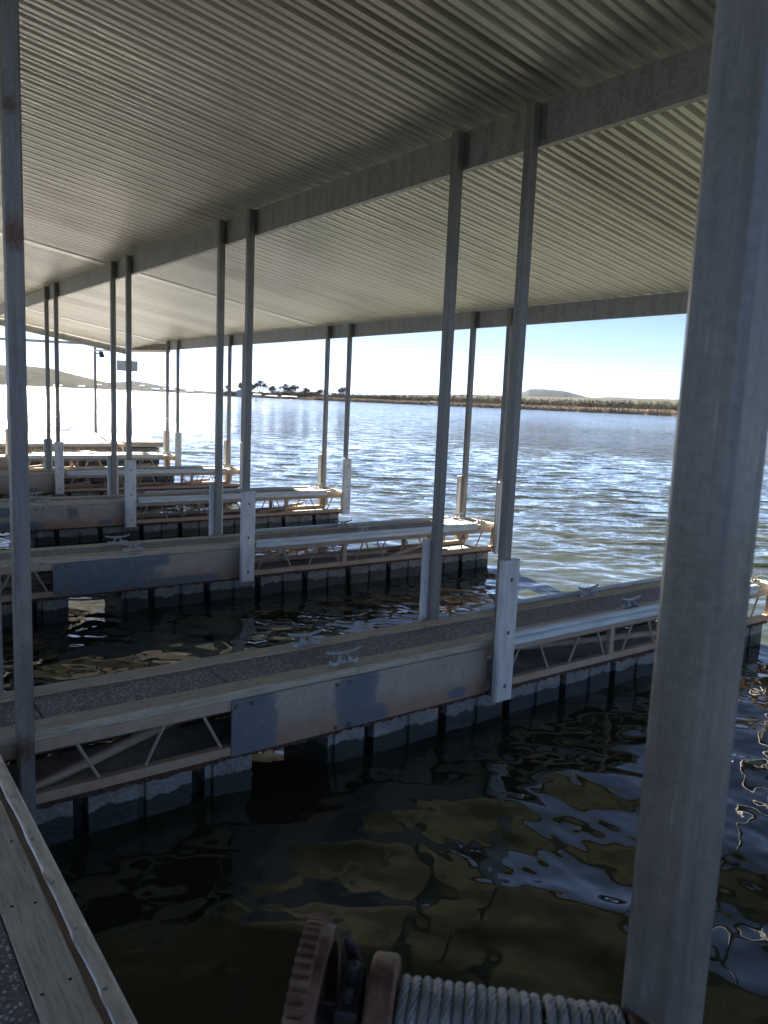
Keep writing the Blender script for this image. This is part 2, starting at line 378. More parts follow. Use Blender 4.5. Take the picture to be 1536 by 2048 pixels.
sheet(1, 'roof_sheet'); sheet(-1, 'roof_sheet')
def beam(x, z0, z1, ya, yb):
    b = MB(); t = .005; L = .052
    s = 1 if x >= 0 else -1
    poly = [(x, z0), (x + s * L, z0), (x + s * L, z0 + .02), (x + s * (L - t), z0 + .02), (x + s * (L - t), z0 + t), (x + s * t, z0 + t), (x + s * t, z1 - t),
            (x + s * (L - t), z1 - t - SL * L), (x + s * L, z1 - SL * L), (x, z1)]
    b.prism(poly, 'y', ya, yb)
    o = b.build('beam', M['beam'], roof); rp(o); return o
beam(3.765, 3.213, 3.466, Y0R, 23.8); beam(7.535, 2.652, 2.876, Y0R, 19.75); beam(.765, 3.66, 3.94, Y0R, 23.8)
for x in (-3.765,): beam(x, zr(abs(x)) - .25, zr(abs(x)) - .006, Y0R, 23.8)  # unseen beam that goes with the west half kept for shade
def fascia(y):
    b = MB(); d = .2
    vs = [(x, yy, z) for yy in (y, y + .05) for x, z in ((0.05, zr(0) + .02), (XE - .1, zr(XE - .1) - .004), (XE - .1, zr(XE - .1) - d), (0.05, zr(0) - d))]
    b.add(vs, [(0, 1, 2, 3), (7, 6, 5, 4), (0, 4, 5, 1), (1, 5, 6, 2), (2, 6, 7, 3), (3, 7, 4, 0)])
    rp(b.build('fascia', M['beam'], roof))
fascia(23.82)

# ------------------------------------------------------------ posts with their bumper boards
def post_mesh(h0, h1):
    b = MB(); a = .07; c = .008
    poly = [(c, 0), (a - c, 0), (a, c), (a, a - c), (a - c, a), (c, a), (0, a - c), (0, c)]
    b.prism(poly, 'z', h0, h1); return b
def bumper(parent, side, z0=-.39, z1=.59):
    """white board bolted to the outer face of the post; side -1 faces the camera's slip, +1 the slip behind"""
    b = MB(); y0, y1 = (-.048, -.002) if side < 0 else (.072, .118)
    c = .012; x0, x1 = -.045, .115
    if side < 0: poly = [(x0, y1), (x0, y0 + c), (x0 + c, y0), (x1 - c, y0), (x1, y0 + c), (x1, y1)]
    else: poly = [(x0, y0), (x1, y0), (x1, y1 - c), (x1 - c, y1), (x0 + c, y1), (x0, y1 - c)]
    b.prism(poly, 'z', z0, z1); o = b.build('bumper_board', M['pvc'], parent, bevel=.004)
    yf = y0 if side < 0 else y1
    for z in (.455, .09, -.285):
        k = MB(); s = -1 if side < 0 else 1
        k.lathe([(0, yf + s * .0015), (.0135, yf + s * .0015), (.0135, yf + s * .0005)], 14, 'y', (.035, 0, z)); k.cur = 1
        k.lathe([(0, yf + s * .006), (.0065, yf + s * .006), (.008, yf + s * .0017)], 6, 'y', (.035, 0, z))
        k.build('bolt', [M['hole'], M['cast']], o)
def make_post(x, y, zb, zt, bump_side, label, group, spacer=None):
    t = empty('roof_post', (x, y, 0)); tag(t, label, 'post', group)
    post_mesh(zb, zt).build('tube', M['post'], t, bevel=.002)
    if zt > 2:
        cl = MB(); cl.box(.0702, .0735, -.05, .12, zt - .22, zt - .012)      # clip plate lapping the beam face
        for yy in (-.03, .10):
            for zz in (zt - .17, zt - .07): cl.lathe([(0, .064), (.008, .064), (.008, .0705)], 6, 'x', (0, yy, zz))
        cl.build('beam_clip', M['post'], t)
    for zz in ((-.34, -.10) if spacer else ()): k = MB(); k.box(.012, .058, *spacer, zz, zz + .04); k.build('bracket', M['chord'], t)
    if bump_side: bumper(t, bump_side)
    return t
ordn = ['first', 'second', 'third', 'fourth', 'fifth']
POSG = 'square galvanised posts carrying the dock roof'
DX = {'inner': .69, 'mid': 3.693, 'outer': 7.463}
TOP = {'inner': 3.93, 'mid': 3.462, 'outer': 2.872}
for i in range(5):
    for kx in ('inner', 'mid', 'outer'):
        for side in (-1, 1):
            y = PY[i] - .102 if side < 0 else PY[i] + WD + .004
            nearfar = 'camera side' if side < 0 else 'far side'
            if kx == 'inner' and i > 0: continue
            wher = {'inner': 'at its walkway end', 'mid': 'halfway along', 'outer': 'at its lake end'}[kx]
            look = {'inner': 'bare grey post', 'mid': 'tall grey post with white bumper' if side < 0 else 'grey post with bumper behind', 'outer': 'slim grey post with pale bumper' if side < 0 else 'slim grey post'}[kx]
            lab = f'{look}, {"near" if side < 0 else "far"} side of {["nearest", "second", "third", "fourth", "fifth"][i]} pier, {wher}'
            make_post(DX[kx], y, -.385, TOP[kx], 0 if kx == 'inner' else side, lab, POSG,
                      (.072, .104) if side < 0 else (-.006, -.0005))
# short bumper post on the sixth pier
p6 = make_post(7.61, PY[5] - .12, -.385, .60, -1, 'short white bumper board post at the end of the farthest pier', POSG)
# the big post right in front of the camera
pn = make_post(.725, .413, -.60, 3.93, 0, 'large blurred grey post in the right foreground, beside the winch', POSG)
for zz in (-.30, -.10): b = MB(); b.box(-.125, -.001, .012, .058, zz, zz + .06); b.build('bracket', M['chord'], pn)

# ------------------------------------------------------------ pier
def cleat(x, y, parent, rz=0):
    b = MB()
    def ring(cx):
        for zz in (0,):
            b.cur = 0; b.lathe([(.029, 0), (.029, .018), (.026, .023), (.016, .023), (.016, .010), (0, .010)], 18, 'z', (cx, 0, 0))
            b.cur = 1; b.lathe([(.0, .0112), (.015, .0112)], 14, 'z', (cx, 0, 0)); b.cur = 0
    ring(-.075); ring(.075)
    b.prism([(-.06, -.021), (-.03, -.014), (.03, -.014), (.06, -.021), (.06, .021), (.03, .014), (-.03, .014), (-.06, .021)], 'z', .001, .015)
    for s in (-1, 1):
        b.tube([(s * .052, 0, .010), (s * .034, 0, .028), (s * .026, 0, .046), (s * .030, 0, .064)], [.016, .012, .010, .013], 10)
    pts = []; rs = []
    for k in range(13):
        t = -1 + k / 6; pts.append((t * .128, 0, .066 + .020 * abs(t) ** 2.6)); rs.append(.0125 - .0045 * abs(t) ** 2)
    b.tube(pts, rs, 10)
    o = b.build('cleat', [M['cast'], M['hole']], parent, smooth=True); o.location = (x, y, 0); o.rotation_euler = (0, 0, rz); return o
def plate_bolts(yf, s, parent):
    for (x, z) in [(1.807, -.085), (1.90, -.085), (2.46, -.085), (2.555, -.085), (2.46, -.352), (2.555, -.352)]:
        k = MB(); k.lathe([(0, yf + s * .012), (.012, yf + s * .012), (.0145, yf + s * .008), (.0145, yf)], 6, 'y', (x, 0, z)); k.build('bolt', M['platebolt'], parent)
M['platebolt'] = mat_iron('bolt_steel', (.07, .06, .055), (.14, .125, .115), (.22, .2, .18))
PATCH = [[(1.86, -.2, .22, .30), (2.60, -.14, .17, .19), (2.66, -.33, .2, .08), (3.42, -.32, .09, .045)],
         [(2.2, -.2, .62, .26), (3.0, -.34, .5, .06), (2.75, -.08, .2, .09)],
         [(1.9, -.1, .3, .09), (2.25, -.31, .35, .07), (2.95, -.17, .09, .09), (3.4, -.32, .1, .04)],
         [(1.9, -.3, .3, .07), (3.3, -.32, .1, .04)], [(2.4, -.2, .3, .1)], [(2.0, -.2, .2, .2)]]
def rust_edge(parent, seed):
    r2 = random.Random(seed); xs = np.arange(.66, 7.5, .022); top = -.366
    for (ya, yb) in ((-.0012, .030), (WD - .030, WD + .0012)):
        b = MB(); lo = [top - .016 - .020 * r2.random() ** 1.3 - (.012 * max(0, math.sin(x * 2.3 + seed)) * r2.random()) for x in xs]
        for i in range(len(xs) - 1):
            x0, x1 = xs[i], xs[i + 1]
            b.add([(x0, ya - .002 * r2.random(), lo[i]), (x1, ya - .002 * r2.random(), lo[i + 1]), (x1, ya, top), (x0, ya, top), (x0, yb, lo[i]), (x1, yb, lo[i + 1]), (x1, yb, top), (x0, yb, top)],
                  [(0, 1, 2, 3), (7, 6, 5, 4), (0, 4, 5, 1), (3, 2, 6, 7)])
        b.build('rust_crust', M['rust'], parent)
def make_pier():
    t = empty('finger_pier', (0, 0, 0))
    segs = [(.61, 2.612), (2.616, 5.21), (5.214, 7.418)]
    for (a, c) in segs:
        for (ya, yb) in ((0, .137), (WD - .137, WD)):
            bo = MB(); bo.box(a, c, ya, yb, -.048, 0); o = bo.build('edge_board', M['wood'], t, bevel=.004, segs=2)
            s = MB()
            for xx in np.arange(a + .10, c - .05, .62):
                for dy in (.028, .105): s.lathe([(.0055, .0006), (.003, .0010), (0, .0010)], 8, 'z', (float(xx) + rnd.uniform(-.01, .01), ya + dy, 0))
            s.build('screws', M['hole'], o)
    bo = MB(); bo.box(7.42, 7.556, 0, WD, -.048, 0); bo.build('end_board', M['woodE'], t, bevel=.004, segs=2)
    x = .61; nx = .853
    while x < 7.4:
        x1 = min(nx, 7.415)
        pb = MB(); pb.box(x + .003, x1 - .003, .141, WD - .141, -.045, -.005); pb.build('deck_panel', M['agg'], t, bevel=.003)
        x = x1; nx += .974
    for y0_, y1_ in ((.006, .050), (WD - .050, WD - .006)):
        b = MB(); b.box(.62, 7.50, y0_, y1_, -.112, -.0505); b.build('top_chord', M['chord'], t, bevel=.003)
        b = MB(); b.box(.66, 7.50, y0_ - .004, y1_ + .004, -.370, -.316); b.build('bottom_chord', M['chord'], t, bevel=.003)
    for s, yy in ((-1, .028), (1, WD - .028)):
        x = .97 if s < 0 else 1.12
        while x < 7.3:
            if not (s < 0 and 1.76 < x < 3.6):
                b = MB(); b.tube([(x, yy, -.108), (x + .11, yy, -.32)], .0092, 7); b.build('truss_rod', M['rod'], t, smooth=True)
            x2 = x + .34
            if x2 < 7.3 and not (s < 0 and 1.76 < x2 < 3.6): 
                b = MB(); b.tube([(x2, yy, -.32), (x2 + .11, yy, -.108)], .0092, 7); b.build('truss_rod', M['rod'], t, smooth=True)
            x += .655
        for xv in (4.93, 6.25, 7.38) if s < 0 else (4.93, 6.25, 7.38, 2.2, 1.0):
            b = MB(); b.box(xv + .12, xv + .17, yy - .018, yy + .018, -.318, -.11); b.build('upright', M['chord'], t)
    for k, x in enumerate(np.arange(.72, 7.0, 1.27)):
        x = float(x); ya, yb = (.07, WD - .07) if k % 2 == 0 else (WD - .07, .07)
        b = MB(); b.tube([(x, ya, -.335), (x + 1.2, yb, -.335 + .075)], .027, 12); b.build('brace_pipe', M['chord'], t, smooth=True)
    for xx in (1.9, 3.2, 4.5, 5.8):
        b = MB(); b.box(xx, xx + .05, .05, WD - .05, -.108, -.052); b.build('cross_member', M['chord'], t)
    # far side plate (the near side plate differs from pier to pier)
    b = MB(); b.box(1.78, 3.69, WD - .004, WD + .006, -.373, -.052); b.build('side_plate', M['plate1'], t)
    # floats
    def fl(x0, x1, c0=True):
        b = MB(); y0_, y1_ = .028, WD - .028; zt = -.388; g = .014; xm = (x0 + x1) / 2
        if not c0: xm = x0 + .03
        poly = [(x0, y0_), (xm - .022, y0_), (xm - .016, y0_ + .02), (xm + .016, y0_ + .02), (xm + .022, y0_), (x1, y0_),
                (x1, y1_), (xm + .022, y1_), (xm + .016, y1_ - .02), (xm - .016, y1_ - .02), (xm - .022, y1_), (x0, y1_)]
        b.prism(poly, 'z', -.85, zt); b.build('float', M['float'], t, bevel=.006, segs=2)
    slots = [[.72, .99, 1.605, 1.925], [2.43, 2.735] + [2.735 + .603 * k for k in range(1, 8)] + [7.46]]
    for sl in slots:
        for k in range(len(sl) - 1):
            xa = sl[k] + (.036 if k else 0); xb = sl[k + 1] - (.036 if k < len(sl) - 2 else 0); fl(xa, xb, xb - xa > .4)
            if k: b = MB(); b.box(sl[k] - .036, sl[k] + .036, .10, WD - .10, -.85, -.43); b.box(sl[k] - .012, sl[k] + .012, .026, WD - .026, -.43, -.395); b.build('float_slot_fill', M['slot'], t)  # inset black block darkens the gap between two floats
    b = MB(); b.box(.72, 7.45, .09, WD - .09, -.386, -.372); b.build('float_cap', M['float'], t)
    # vinyl fender rails
    def rail(xa, xb, s):
        y = 0 if s < 0 else WD
        prof = [(0, .030), (-.018, .034), (-.034, .026), (-.040, .008), (-.032, -.010), (-.034, -.028), (-.044, -.048), (-.040, -.056), (-.002, -.056), (-.002, -.050), (-.034, -.050), (-.028, -.03), (-.026, -.010), (-.034, .008), (-.030, .020), (-.016, .028), (0, .024)]
        b = MB(); b.prism([(y + (q[0] - .001) * (1 if s < 0 else -1), q[1]) for q in prof], 'x', xa, xb); b.build('fender_rail', M['rail'], t, smooth=True)
    rail(3.88, 7.16, -1); rail(4.2, 7.2, 1)
    for x in (2.57, 5.40, 7.33):
        cleat(x, .098, t, R(2)); cleat(x - .02, WD - .075, t, R(-1))
    return t
for i in range(6): M['plate%d' % i] = mat_plate('patched_steel_plate_%s' % 'abcdef'[i], PATCH[i], i * 3.7)
pier0 = make_pier()
plab = ['nearest pier, side plate rusty with two blue patches, deck crossing the whole picture',
        'second pier from the camera, side plate with a wide slate blue patch',
        'third pier from the camera, tan plate with small blue blotches',
        'fourth pier from the camera, shaded deck between two bumper posts',
        'fifth pier from the camera, sunlit pale deck under the roof end',
        'sixth and farthest slatted pier, in front of the wide sunlit platform']
for i in range(6):
    o = pier0 if i == 0 else copy_tree(pier0)
    o.location = (0, PY[i], 0); tag(o, plab[i], 'pier', 'finger piers of the boat dock')
for i, o in enumerate(sorted([x for x in bpy.data.objects if x.parent is None and x.name.startswith('finger_pier')], key=lambda q: q.location.y)):
    b = MB(); b.box(1.78, 3.69, -.0062, .004, -.373, -.052); pl = b.build('side_plate', M['plate%d' % i], o, bevel=.0015); plate_bolts(-.0062, -1, pl)
    rust_edge(o, i + 2)

# ------------------------------------------------------------ walkway we stand on
wk = empty('main_walkway', (0, 0, 0)); tag(wk, 'timber and aggregate walkway with dented metal edge trim, bottom left', 'walkway')
b = MB(); b.box(.400, .531, -3, 3.40, -.05, 0); o = b.build('edge_board', M['woodY'], wk, bevel=.003)
s = MB()
for yy in np.arange(-2.5, 3.3, .41):
    for xx in (.43, .50): s.lathe([(.006, .0006), (.0035, .001), (0, .001)], 8, 'z', (xx + rnd.uniform(-.006, .006), float(yy) + rnd.uniform(-.02, .02), 0))
s.build('screws', M['hole'], o)
b = MB(); b.box(.400, .531, 3.404, 26, -.05, 0); b.build('edge_board', M['woodY'], wk, bevel=.003)
b = MB(); b.box(-1.53, -1.40, -3, 26, -.05, 0); b.build('edge_board', M['woodY'], wk, bevel=.003)
y = -3.
while y < 26:
    b = MB(); b.box(-1.397, .397, y, y + .968, -.045, -.004); b.build('deck_panel', M['agg'], wk, bevel=.003); y += .974
b = MB(); b.box(.532, .598, -3, 26, -.11, -.012); b.build('edge_beam', M['chord'], wk)
b = MB(); b.box(-1.5, .50, -3, 26, -.30, -.055); b.build('frame', M['chord'], wk)
b = MB(); b.box(-1.45, .56, -3, 26, -.85, -.31); b.build('float', M['float'], wk)
def trim():
    b = MB(); ys = np.arange(-2.6, 3.6, .018); r2 = random.Random(2); vs = []
    scr = [3.475, 3.129, 2.782, 2.486, 2.216, 1.931, 1.62, 1.3, 1.0, .7, .4]
    cols = 9
    for y in ys:
        y = float(y)
        wob = .0012 * math.sin(y * 5.1) + .001 * math.sin(y * 13 + 1)
        dent = sum(d * math.exp(-((y - c) / s_) ** 2) for c, s_, d in ((2.54, .035, 1.), (1.90, .03, 1.), (2.18, .02, .5), (1.2, .03, .8)))
        xin = .551 + wob - .006 * dent - .0025 * math.exp(-((y % .33 - .16) / .05) ** 2)
        prof = [(xin, .0035 + .008 * dent), (xin + .012, .004 + .003 * dent), (.575, .0045), (.590, .006), (.599, .0035), (.6045, -.006), (.606, -.022), (.606, -.050), (.603, -.060)]
        for (x, z) in prof: vs.append((x, y, z))
    n = len(ys); b.add(vs, [(i * cols + k, i * cols + k + 1, (i + 1) * cols + k + 1, (i + 1) * cols + k) for i in range(n - 1) for k in range(cols - 1)])
    o = b.build('edge_trim', M['trim'], wk, smooth=True); sm = o.modifiers.new('thickness', 'SOLIDIFY'); sm.thickness = .0015; sm.offset = -1
    for y in scr: k = MB(); k.lathe([(.0075, .0048), (.0068, .0078), (.003, .009), (0, .0085)], 12, 'z', (.566, y, 0)); k.build('screw', M['cast'], o, smooth=True)
trim()

# ------------------------------------------------------------ boat-lift winch on its bracket
def winch():
    ax = Vector((.73, -.683, -.02)).normalized()
    C0 = Vector((.512, .634, .861))         # axis point under the drum's left end
    up = Vector((0, 0, 1)); sd = ax.cross(up).normalized(); up = sd.cross(ax)
    t = empty('boat_lift_winch', C0); tag(t, 'rusty geared hand winch wound with grey wire rope, at the bottom of the picture', 'winch')
    t.matrix_world = Matrix(((ax.x, sd.x, up.x, C0.x), (ax.y, sd.y, up.y, C0.y), (ax.z, sd.z, up.z, C0.z), (0, 0, 0, 1)))
    # local frame: x along the drum, z up
    g = MB(); n = 60; Rr = .121; x0, x1 = -.112, -.084; vs = []; 
    outl = []
    for k in range(n):
        for (f, r_) in ((.08, Rr - .006), (.22, Rr), (.50, Rr), (.66, Rr - .006)):
            q = 2 * math.pi * (k + f) / n; outl.append((r_ * math.cos(q), r_ * math.sin(q)))
    N = len(outl)
    def ringv(x, sc_): return [(x, u * sc_, v * sc_) for u, v in outl]
    def cir(x, r_): return [(x, r_ * math.cos(2 * math.pi * (j + .4) / N), r_ * math.sin(2 * math.pi * (j + .4) / N)) for j in range(N)]
    rows = [cir(x0, .03), cir(x0, .100), ringv(x0, .985), ringv(x0 + .003, 1), ringv(x1 - .008, 1), cir(x1 - .006, .112), cir(x1 + .004, .110), cir(x1 + .004, .094), cir(x1 - .010, .090), cir(x1 - .010, .03)]
    for r_ in rows: vs += r_
    g.add(vs, [(i * N + k, i * N + (k + 1) % N, (i + 1) * N + (k + 1) % N, (i + 1) * N + k) for i in range(len(rows) - 1) for k in range(N)])
    gw = g.build('gear_wheel', M['iron'], t, smooth=True)
    h = MB(); h.lathe([(.022, -.122), (.030, -.12), (.030, -.07), (.018, -.066), (.018, -.012)], 20, 'x'); h.build('hub', M['iron2'], gw, smooth=True)
    f = MB(); f.lathe([(0, -.030), (.086, -.030), (.090, -.026), (.090, -.002), (.086, .002), (.03, .002)], 40, 'x'); f.build('drum_flange', M['iron'], t, smooth=True)
    f = MB(); f.lathe([(0, .290), (.066, .290), (.069, .286), (.069, .270), (.066, .266), (.03, .266)], 40, 'x'); f.build('drum_flange', M['iron'], t, smooth=True)
    f = MB(); f.lathe([(.044, -.004), (.044, .268)], 30, 'x'); f.build('drum', M['iron2'], t, smooth=True)
    # wire rope: six strands twisted round a helical centre line
    rc = .0640; rr_ = .0062; turns = 20; pitch = .0128; c = MB(); ns = 6; per = 72
    r3 = random.Random(4); offs = [r3.uniform(-.0007, .0007) for _ in range(turns + 2)]
    for st in range(ns):
        pts = []
        for i in range(turns * per + 1):
            q = 2 * math.pi * i / per; k = i / per; j = int(k); ff = k - j
            gap = .0045 if k > 13 else 0
            x = .008 + k * pitch * .985 + gap + offs[j] * (1 - ff) + offs[j + 1] * ff
            rad = rc - .0008 * math.sin(k * 1.7)
            ctr = Vector((x, rad * math.cos(q), rad * math.sin(q))); rdir = Vector((0, math.cos(q), math.sin(q)))
            tw = q * 5 + 2 * math.pi * st / ns
            off = rdir * math.cos(tw) + Vector((1, 0, 0)) * math.sin(tw)
            pts.append(ctr + off * .0040)
        c.tube(pts, .0026, 6)
    c.build('wire_rope', M['wire'], t, smooth=True)
    # pawl lever in front of the gear
    l = MB(); l.tube([(-.064, -.040, .098), (-.062, -.052, .078), (-.058, -.070, .050), (-.056, -.086, .018), (-.054, -.105, -.02), (-.05, -.13, -.08)], [.005, .007, .0075, .011, .0135, .016], 12)
    l.build('crank_arm', M['iron2'], t, smooth=True)
    l = MB(); l.box(-.064, -.036, -.03, .05, -.12, .070); l.tube([(-.05, .0, .068), (-.05, .0, .094)], .009, 8); l.tube([(-.062, .03, .060), (-.034, .03, .060)], .008, 8)
    l.tube([(-.05, .03, .06), (-.05, .03, .085)], .006, 8)
    l.build('side_bracket', M['dark'], t, bevel=.003)
    l = MB(); l.box(.292, .302, -.06, .06, -.12, .04); l.box(-.064, .302, -.06, .06, -.135, -.121); l.build('base_plate', M['iron2'], t, bevel=.002)
    return t
winch()
wb = MB(); wb.bar((.50, .60, .722), (.745, .43, .722), .10, .035); wb.bar((.56, .56, .71), (.57, .45, -.02), .05, .05)
o = wb.build('winch_bracket', M['iron2']); tag(o, 'dark steel bracket under the winch beside the foreground post', 'bracket')

# ------------------------------------------------------------ far platform, open frame, hanging sign, floodlight
pf = empty('swim_platform', (5, 27, 0)); tag(pf, 'wide sunlit tan platform behind the farthest pier', 'platform')
def pfp(o): o.matrix_parent_inverse = Matrix.Translation(Vector((-5, -27, 0))); return o
b = MB(); b.box(.65, 9.1, 24.3, 29.5, -.05, .0); pfp(b.build('deck', M['agg'], pf))
b = MB(); b.box(.65, 9.1, 24.28, 24.298, -.16, .0); b.box(9.102, 9.12, 24.3, 29.5, -.16, .0); pfp(b.build('edge_board', M['wood'], pf))
b = MB(); b.box(.7, 9.0, 24.4, 29.4, -.8, -.2); pfp(b.build('float', M['float'], pf))
fr = empty('open_frame', (8.46, 29.4, 0)); tag(fr, 'white open metal frame running from the roof end to a far post', 'frame')
def frp(o): o.matrix_parent_inverse = Matrix.Translation(Vector((-8.46, -29.4, 0))); return o
b = MB(); b.box(8.42, 8.50, 29.36, 29.44, -.2, 3.1); frp(b.build('post', M['post'], fr))
A, B = Vector((7.56, 19.80, 0)), Vector((8.44, 29.34, 0))
for z0_, z1_, nm in ((2.845, 3.20, 'top_rail'), (2.62, 2.95, 'bottom_rail')):
    b = MB(); b.bar(A + Vector((0, 0, z0_)), B + Vector((0, 0, z1_)), .06, .06); frp(b.build(nm, M['pvc'], fr))
for k in range(6):
    f = k / 5; p = A.lerp(B, f); b = MB(); b.bar(p + Vector((0, 0, 2.64 + .33 * f)), p + Vector((0, 0, 2.83 + .345 * f)), .05, .05, (1, 0, 0)); frp(b.build('upright', M['beam'], fr))
b = MB(); q0, q1 = A.lerp(B, .01), A.lerp(B, .42)
b.add([(q.x, q.y + dy, q.z + zz) for dy in (0, .02) for q, zz in ((q0, 2.65), (q1, 2.79), (q1, 2.97), (q0, 2.82))], [(0, 1, 2, 3), (7, 6, 5, 4), (0, 4, 5, 1), (1, 5, 6, 2), (2, 6, 7, 3), (3, 7, 4, 0)])
frp(b.build('infill_panel', NT('dark_infill').set(base=(.10, .09, .075), rough=.7), fr))
b = MB(); b.bar((.4, 29.4, 3.02), (8.42, 29.4, 3.18), .07, .09); frp(b.build('cross_rail', M['beam'], fr))
sg = empty('hanging_sign', (7.92, 24.2, 2.3)); tag(sg, 'plain blue grey back of a rectangular hanging sign beyond the roof end', 'sign')
def sgp(o): o.matrix_parent_inverse = Matrix.Translation(Vector((-7.92, -24.2, -2.3))); return o
b = MB(); b.box(7.60, 8.24, 24.185, 24.205, 2.165, 2.475); sgp(b.build('panel', NT('sign_back').set(base=(.33, .38, .43), rough=.5), sg, bevel=.003))
b = MB(); b.tube([(7.93, 24.195, 2.475), (7.95, 24.195, 2.775)], .006, 6); b.tube([(7.98, 24.195, 2.475), (7.97, 24.195, 2.775)], .006, 6); sgp(b.build('hanger', M['post'], sg))
fl_ = empty('floodlight', (8.62, 29.38, 2.85)); tag(fl_, 'small dark floodlight tilted on the far post, unlit', 'floodlight')
b = MB(); b.prism([(-.03, .14), (.06, .16), (.16, -.12), (.0, -.14)], 'y', -.09, .05); b.build('housing', M['dark'], fl_, bevel=.01)
b = MB(); b.box(-.125, -.02, -.01, .02, -.02, .02); b.build('arm', M['dark'], fl_)

# ------------------------------------------------------------ far shores
def pol(az, D, z=0): a = R(az); return Vector((D * math.sin(a), D * math.cos(a), z))
def interp(tab, a): return float(np.interp(a, [t[0] for t in tab], [t[1] for t in tab]))
def noise1(x, s=0): return math.sin(x * 1.3 + s) * .5 + math.sin(x * 3.1 + s * 2.7) * .3 + math.sin(x * 7.7 + s * 1.9) * .2
def hill(name, tab, D0, D1, D2, mat, label, rough=.04, kind='structure', step=.12):
    b = MB(); a0, a1 = tab[0][0], tab[-1][0]; az = np.arange(a0, a1 + .001, step); rows = 22; vs = []
    for a in az:
        H = interp(tab, a); h = D1 * math.tan(R(H)); 
        for j in range(rows):
            t = j / (rows - 1); D = D0 + (D2 - D0) * t; tc = (D1 - D0) / (D2 - D0)
            e = math.sin(min(t / tc, 1) * math.pi / 2) ** .8 if t < tc else math.cos((t - tc) / (1 - tc) * math.pi / 2) ** .7
            z = h * e * (1 + rough * noise1(a * 9 + j * .6, j)) + (0 if j in (0, rows - 1) else h * .018 * rnd.uniform(-1, 1))
            p = pol(float(a) , D, ZW + .02 + max(0, z)); vs.append(p)
    n = len(az); b.add(vs, [(i * rows + j, (i + 1) * rows + j, (i + 1) * rows + j + 1, i * rows + j + 1) for i in range(n - 1) for j in range(rows - 1)])
    o = b.build(name, mat, smooth=True); tag(o, label, None, None, kind); return o
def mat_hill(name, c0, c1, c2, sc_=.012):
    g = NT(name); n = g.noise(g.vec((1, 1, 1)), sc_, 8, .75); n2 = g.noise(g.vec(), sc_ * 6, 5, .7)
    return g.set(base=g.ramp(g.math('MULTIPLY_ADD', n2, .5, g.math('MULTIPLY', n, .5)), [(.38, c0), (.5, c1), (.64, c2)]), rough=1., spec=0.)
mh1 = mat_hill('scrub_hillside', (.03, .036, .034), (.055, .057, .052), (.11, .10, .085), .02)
mh2 = mat_hill('far_hillside', (.04, .05, .065), (.055, .065, .08), (.075, .08, .09), .008)  # bluish base: distance haze is mixed into the hill colour
hill('near_hills', [(-60, .7), (-20, 1.1), (0, 1.3), (10.2, 1.27), (11.4, 1.29), (13.2, 1.22), (14.8, .87), (16, .62), (17.2, .40), (18.5, .30), (21, .24), (23.5, .13), (25, .06)], 2150, 2800, 3600, mh1, 'brown wooded hills across the lake on the left')
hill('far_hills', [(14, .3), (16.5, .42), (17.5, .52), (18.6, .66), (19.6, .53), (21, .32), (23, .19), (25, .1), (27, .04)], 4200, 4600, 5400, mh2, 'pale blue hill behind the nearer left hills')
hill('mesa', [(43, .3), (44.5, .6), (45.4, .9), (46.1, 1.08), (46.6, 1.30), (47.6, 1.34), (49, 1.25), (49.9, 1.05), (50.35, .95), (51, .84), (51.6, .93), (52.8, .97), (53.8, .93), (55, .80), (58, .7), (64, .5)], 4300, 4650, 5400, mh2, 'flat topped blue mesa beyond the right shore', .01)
hill('far_ridge', [(30, .15), (34, .35), (38, .55), (42, .76), (46, .80), (50, .84), (56, .99), (62, .9), (75, .8), (95, .6)], 2400, 2900, 3700, mat_hill('green_ridge', (.05, .052, .045), (.07, .075, .065), (.10, .10, .085), .015), 'long low green ridge behind the shore brush', .03)
# low ground of the right shore
def shoreD(a): return 760 - 4 * (a - 31) + 9 * noise1(a * .9, 1) if a > 31 else 760 + (31 - a) * 9
b = MB(); az = np.arange(24.2, 110, .35); vs = []
for a in az:
    D0 = shoreD(a)
    for (dd, z) in ((0, -.1), (3, .5), (16, 1.1), (60, 1.6), (400, 4), (1800, 6)): vs.append(pol(float(a), D0 + dd, ZW + z))
b.add(vs, [(i * 6 + j, (i + 1) * 6 + j, (i + 1) * 6 + j + 1, i * 6 + j + 1) for i in range(len(az) - 1) for j in range(5)])
o = b.build('shore_ground', mat_hill('shore_soil', (.10, .085, .06), (.16, .13, .09), (.22, .18, .125), .15), smooth=True); tag(o, 'low tan bank of the right shore', None, None, 'structure')
# reeds
def scatter(name, mat, n, fn, label, kind='stuff'):
    g = np.random.default_rng(11); vs = []; fs = []
    for i in range(n): fn(g, vs, fs)
    me = bpy.data.meshes.new(name); me.from_pydata(vs, [], fs); me.materials.append(mat)
    o = bpy.data.objects.new(name, me); COL.objects.link(o); tag(o, label, None, None, kind); return o
def reed(g, vs, fs):
    a = 24.6 + 70 * g.random() ** 1.2; D = shoreD(a) + 1.5 + 13 * g.random(); p = pol(a, D); h = (1.2 + 1.5 * g.random()) * (1 if a > 31 else .5) * (1 + .5 * min(1, max(0, (a - 38) / 18))); w_ = .35 + .5 * g.random(); q = g.random() * 3.14
    dx, dy = math.cos(q) * w_, math.sin(q) * w_; b0 = len(vs); z0 = ZW + .2 + .07 * (D - shoreD(a)); lx, ly = g.normal(0, .3), g.normal(0, .3)
    vs += [(p.x - dx, p.y - dy, z0), (p.x + dx, p.y + dy, z0), (p.x + dx * .5 + lx, p.y + dy * .5 + ly, z0 + h), (p.x - dx * .8 + lx, p.y - dy * .8 + ly, z0 + h * (.7 + .3 * g.random()))]; fs.append((b0, b0 + 1, b0 + 2, b0 + 3))
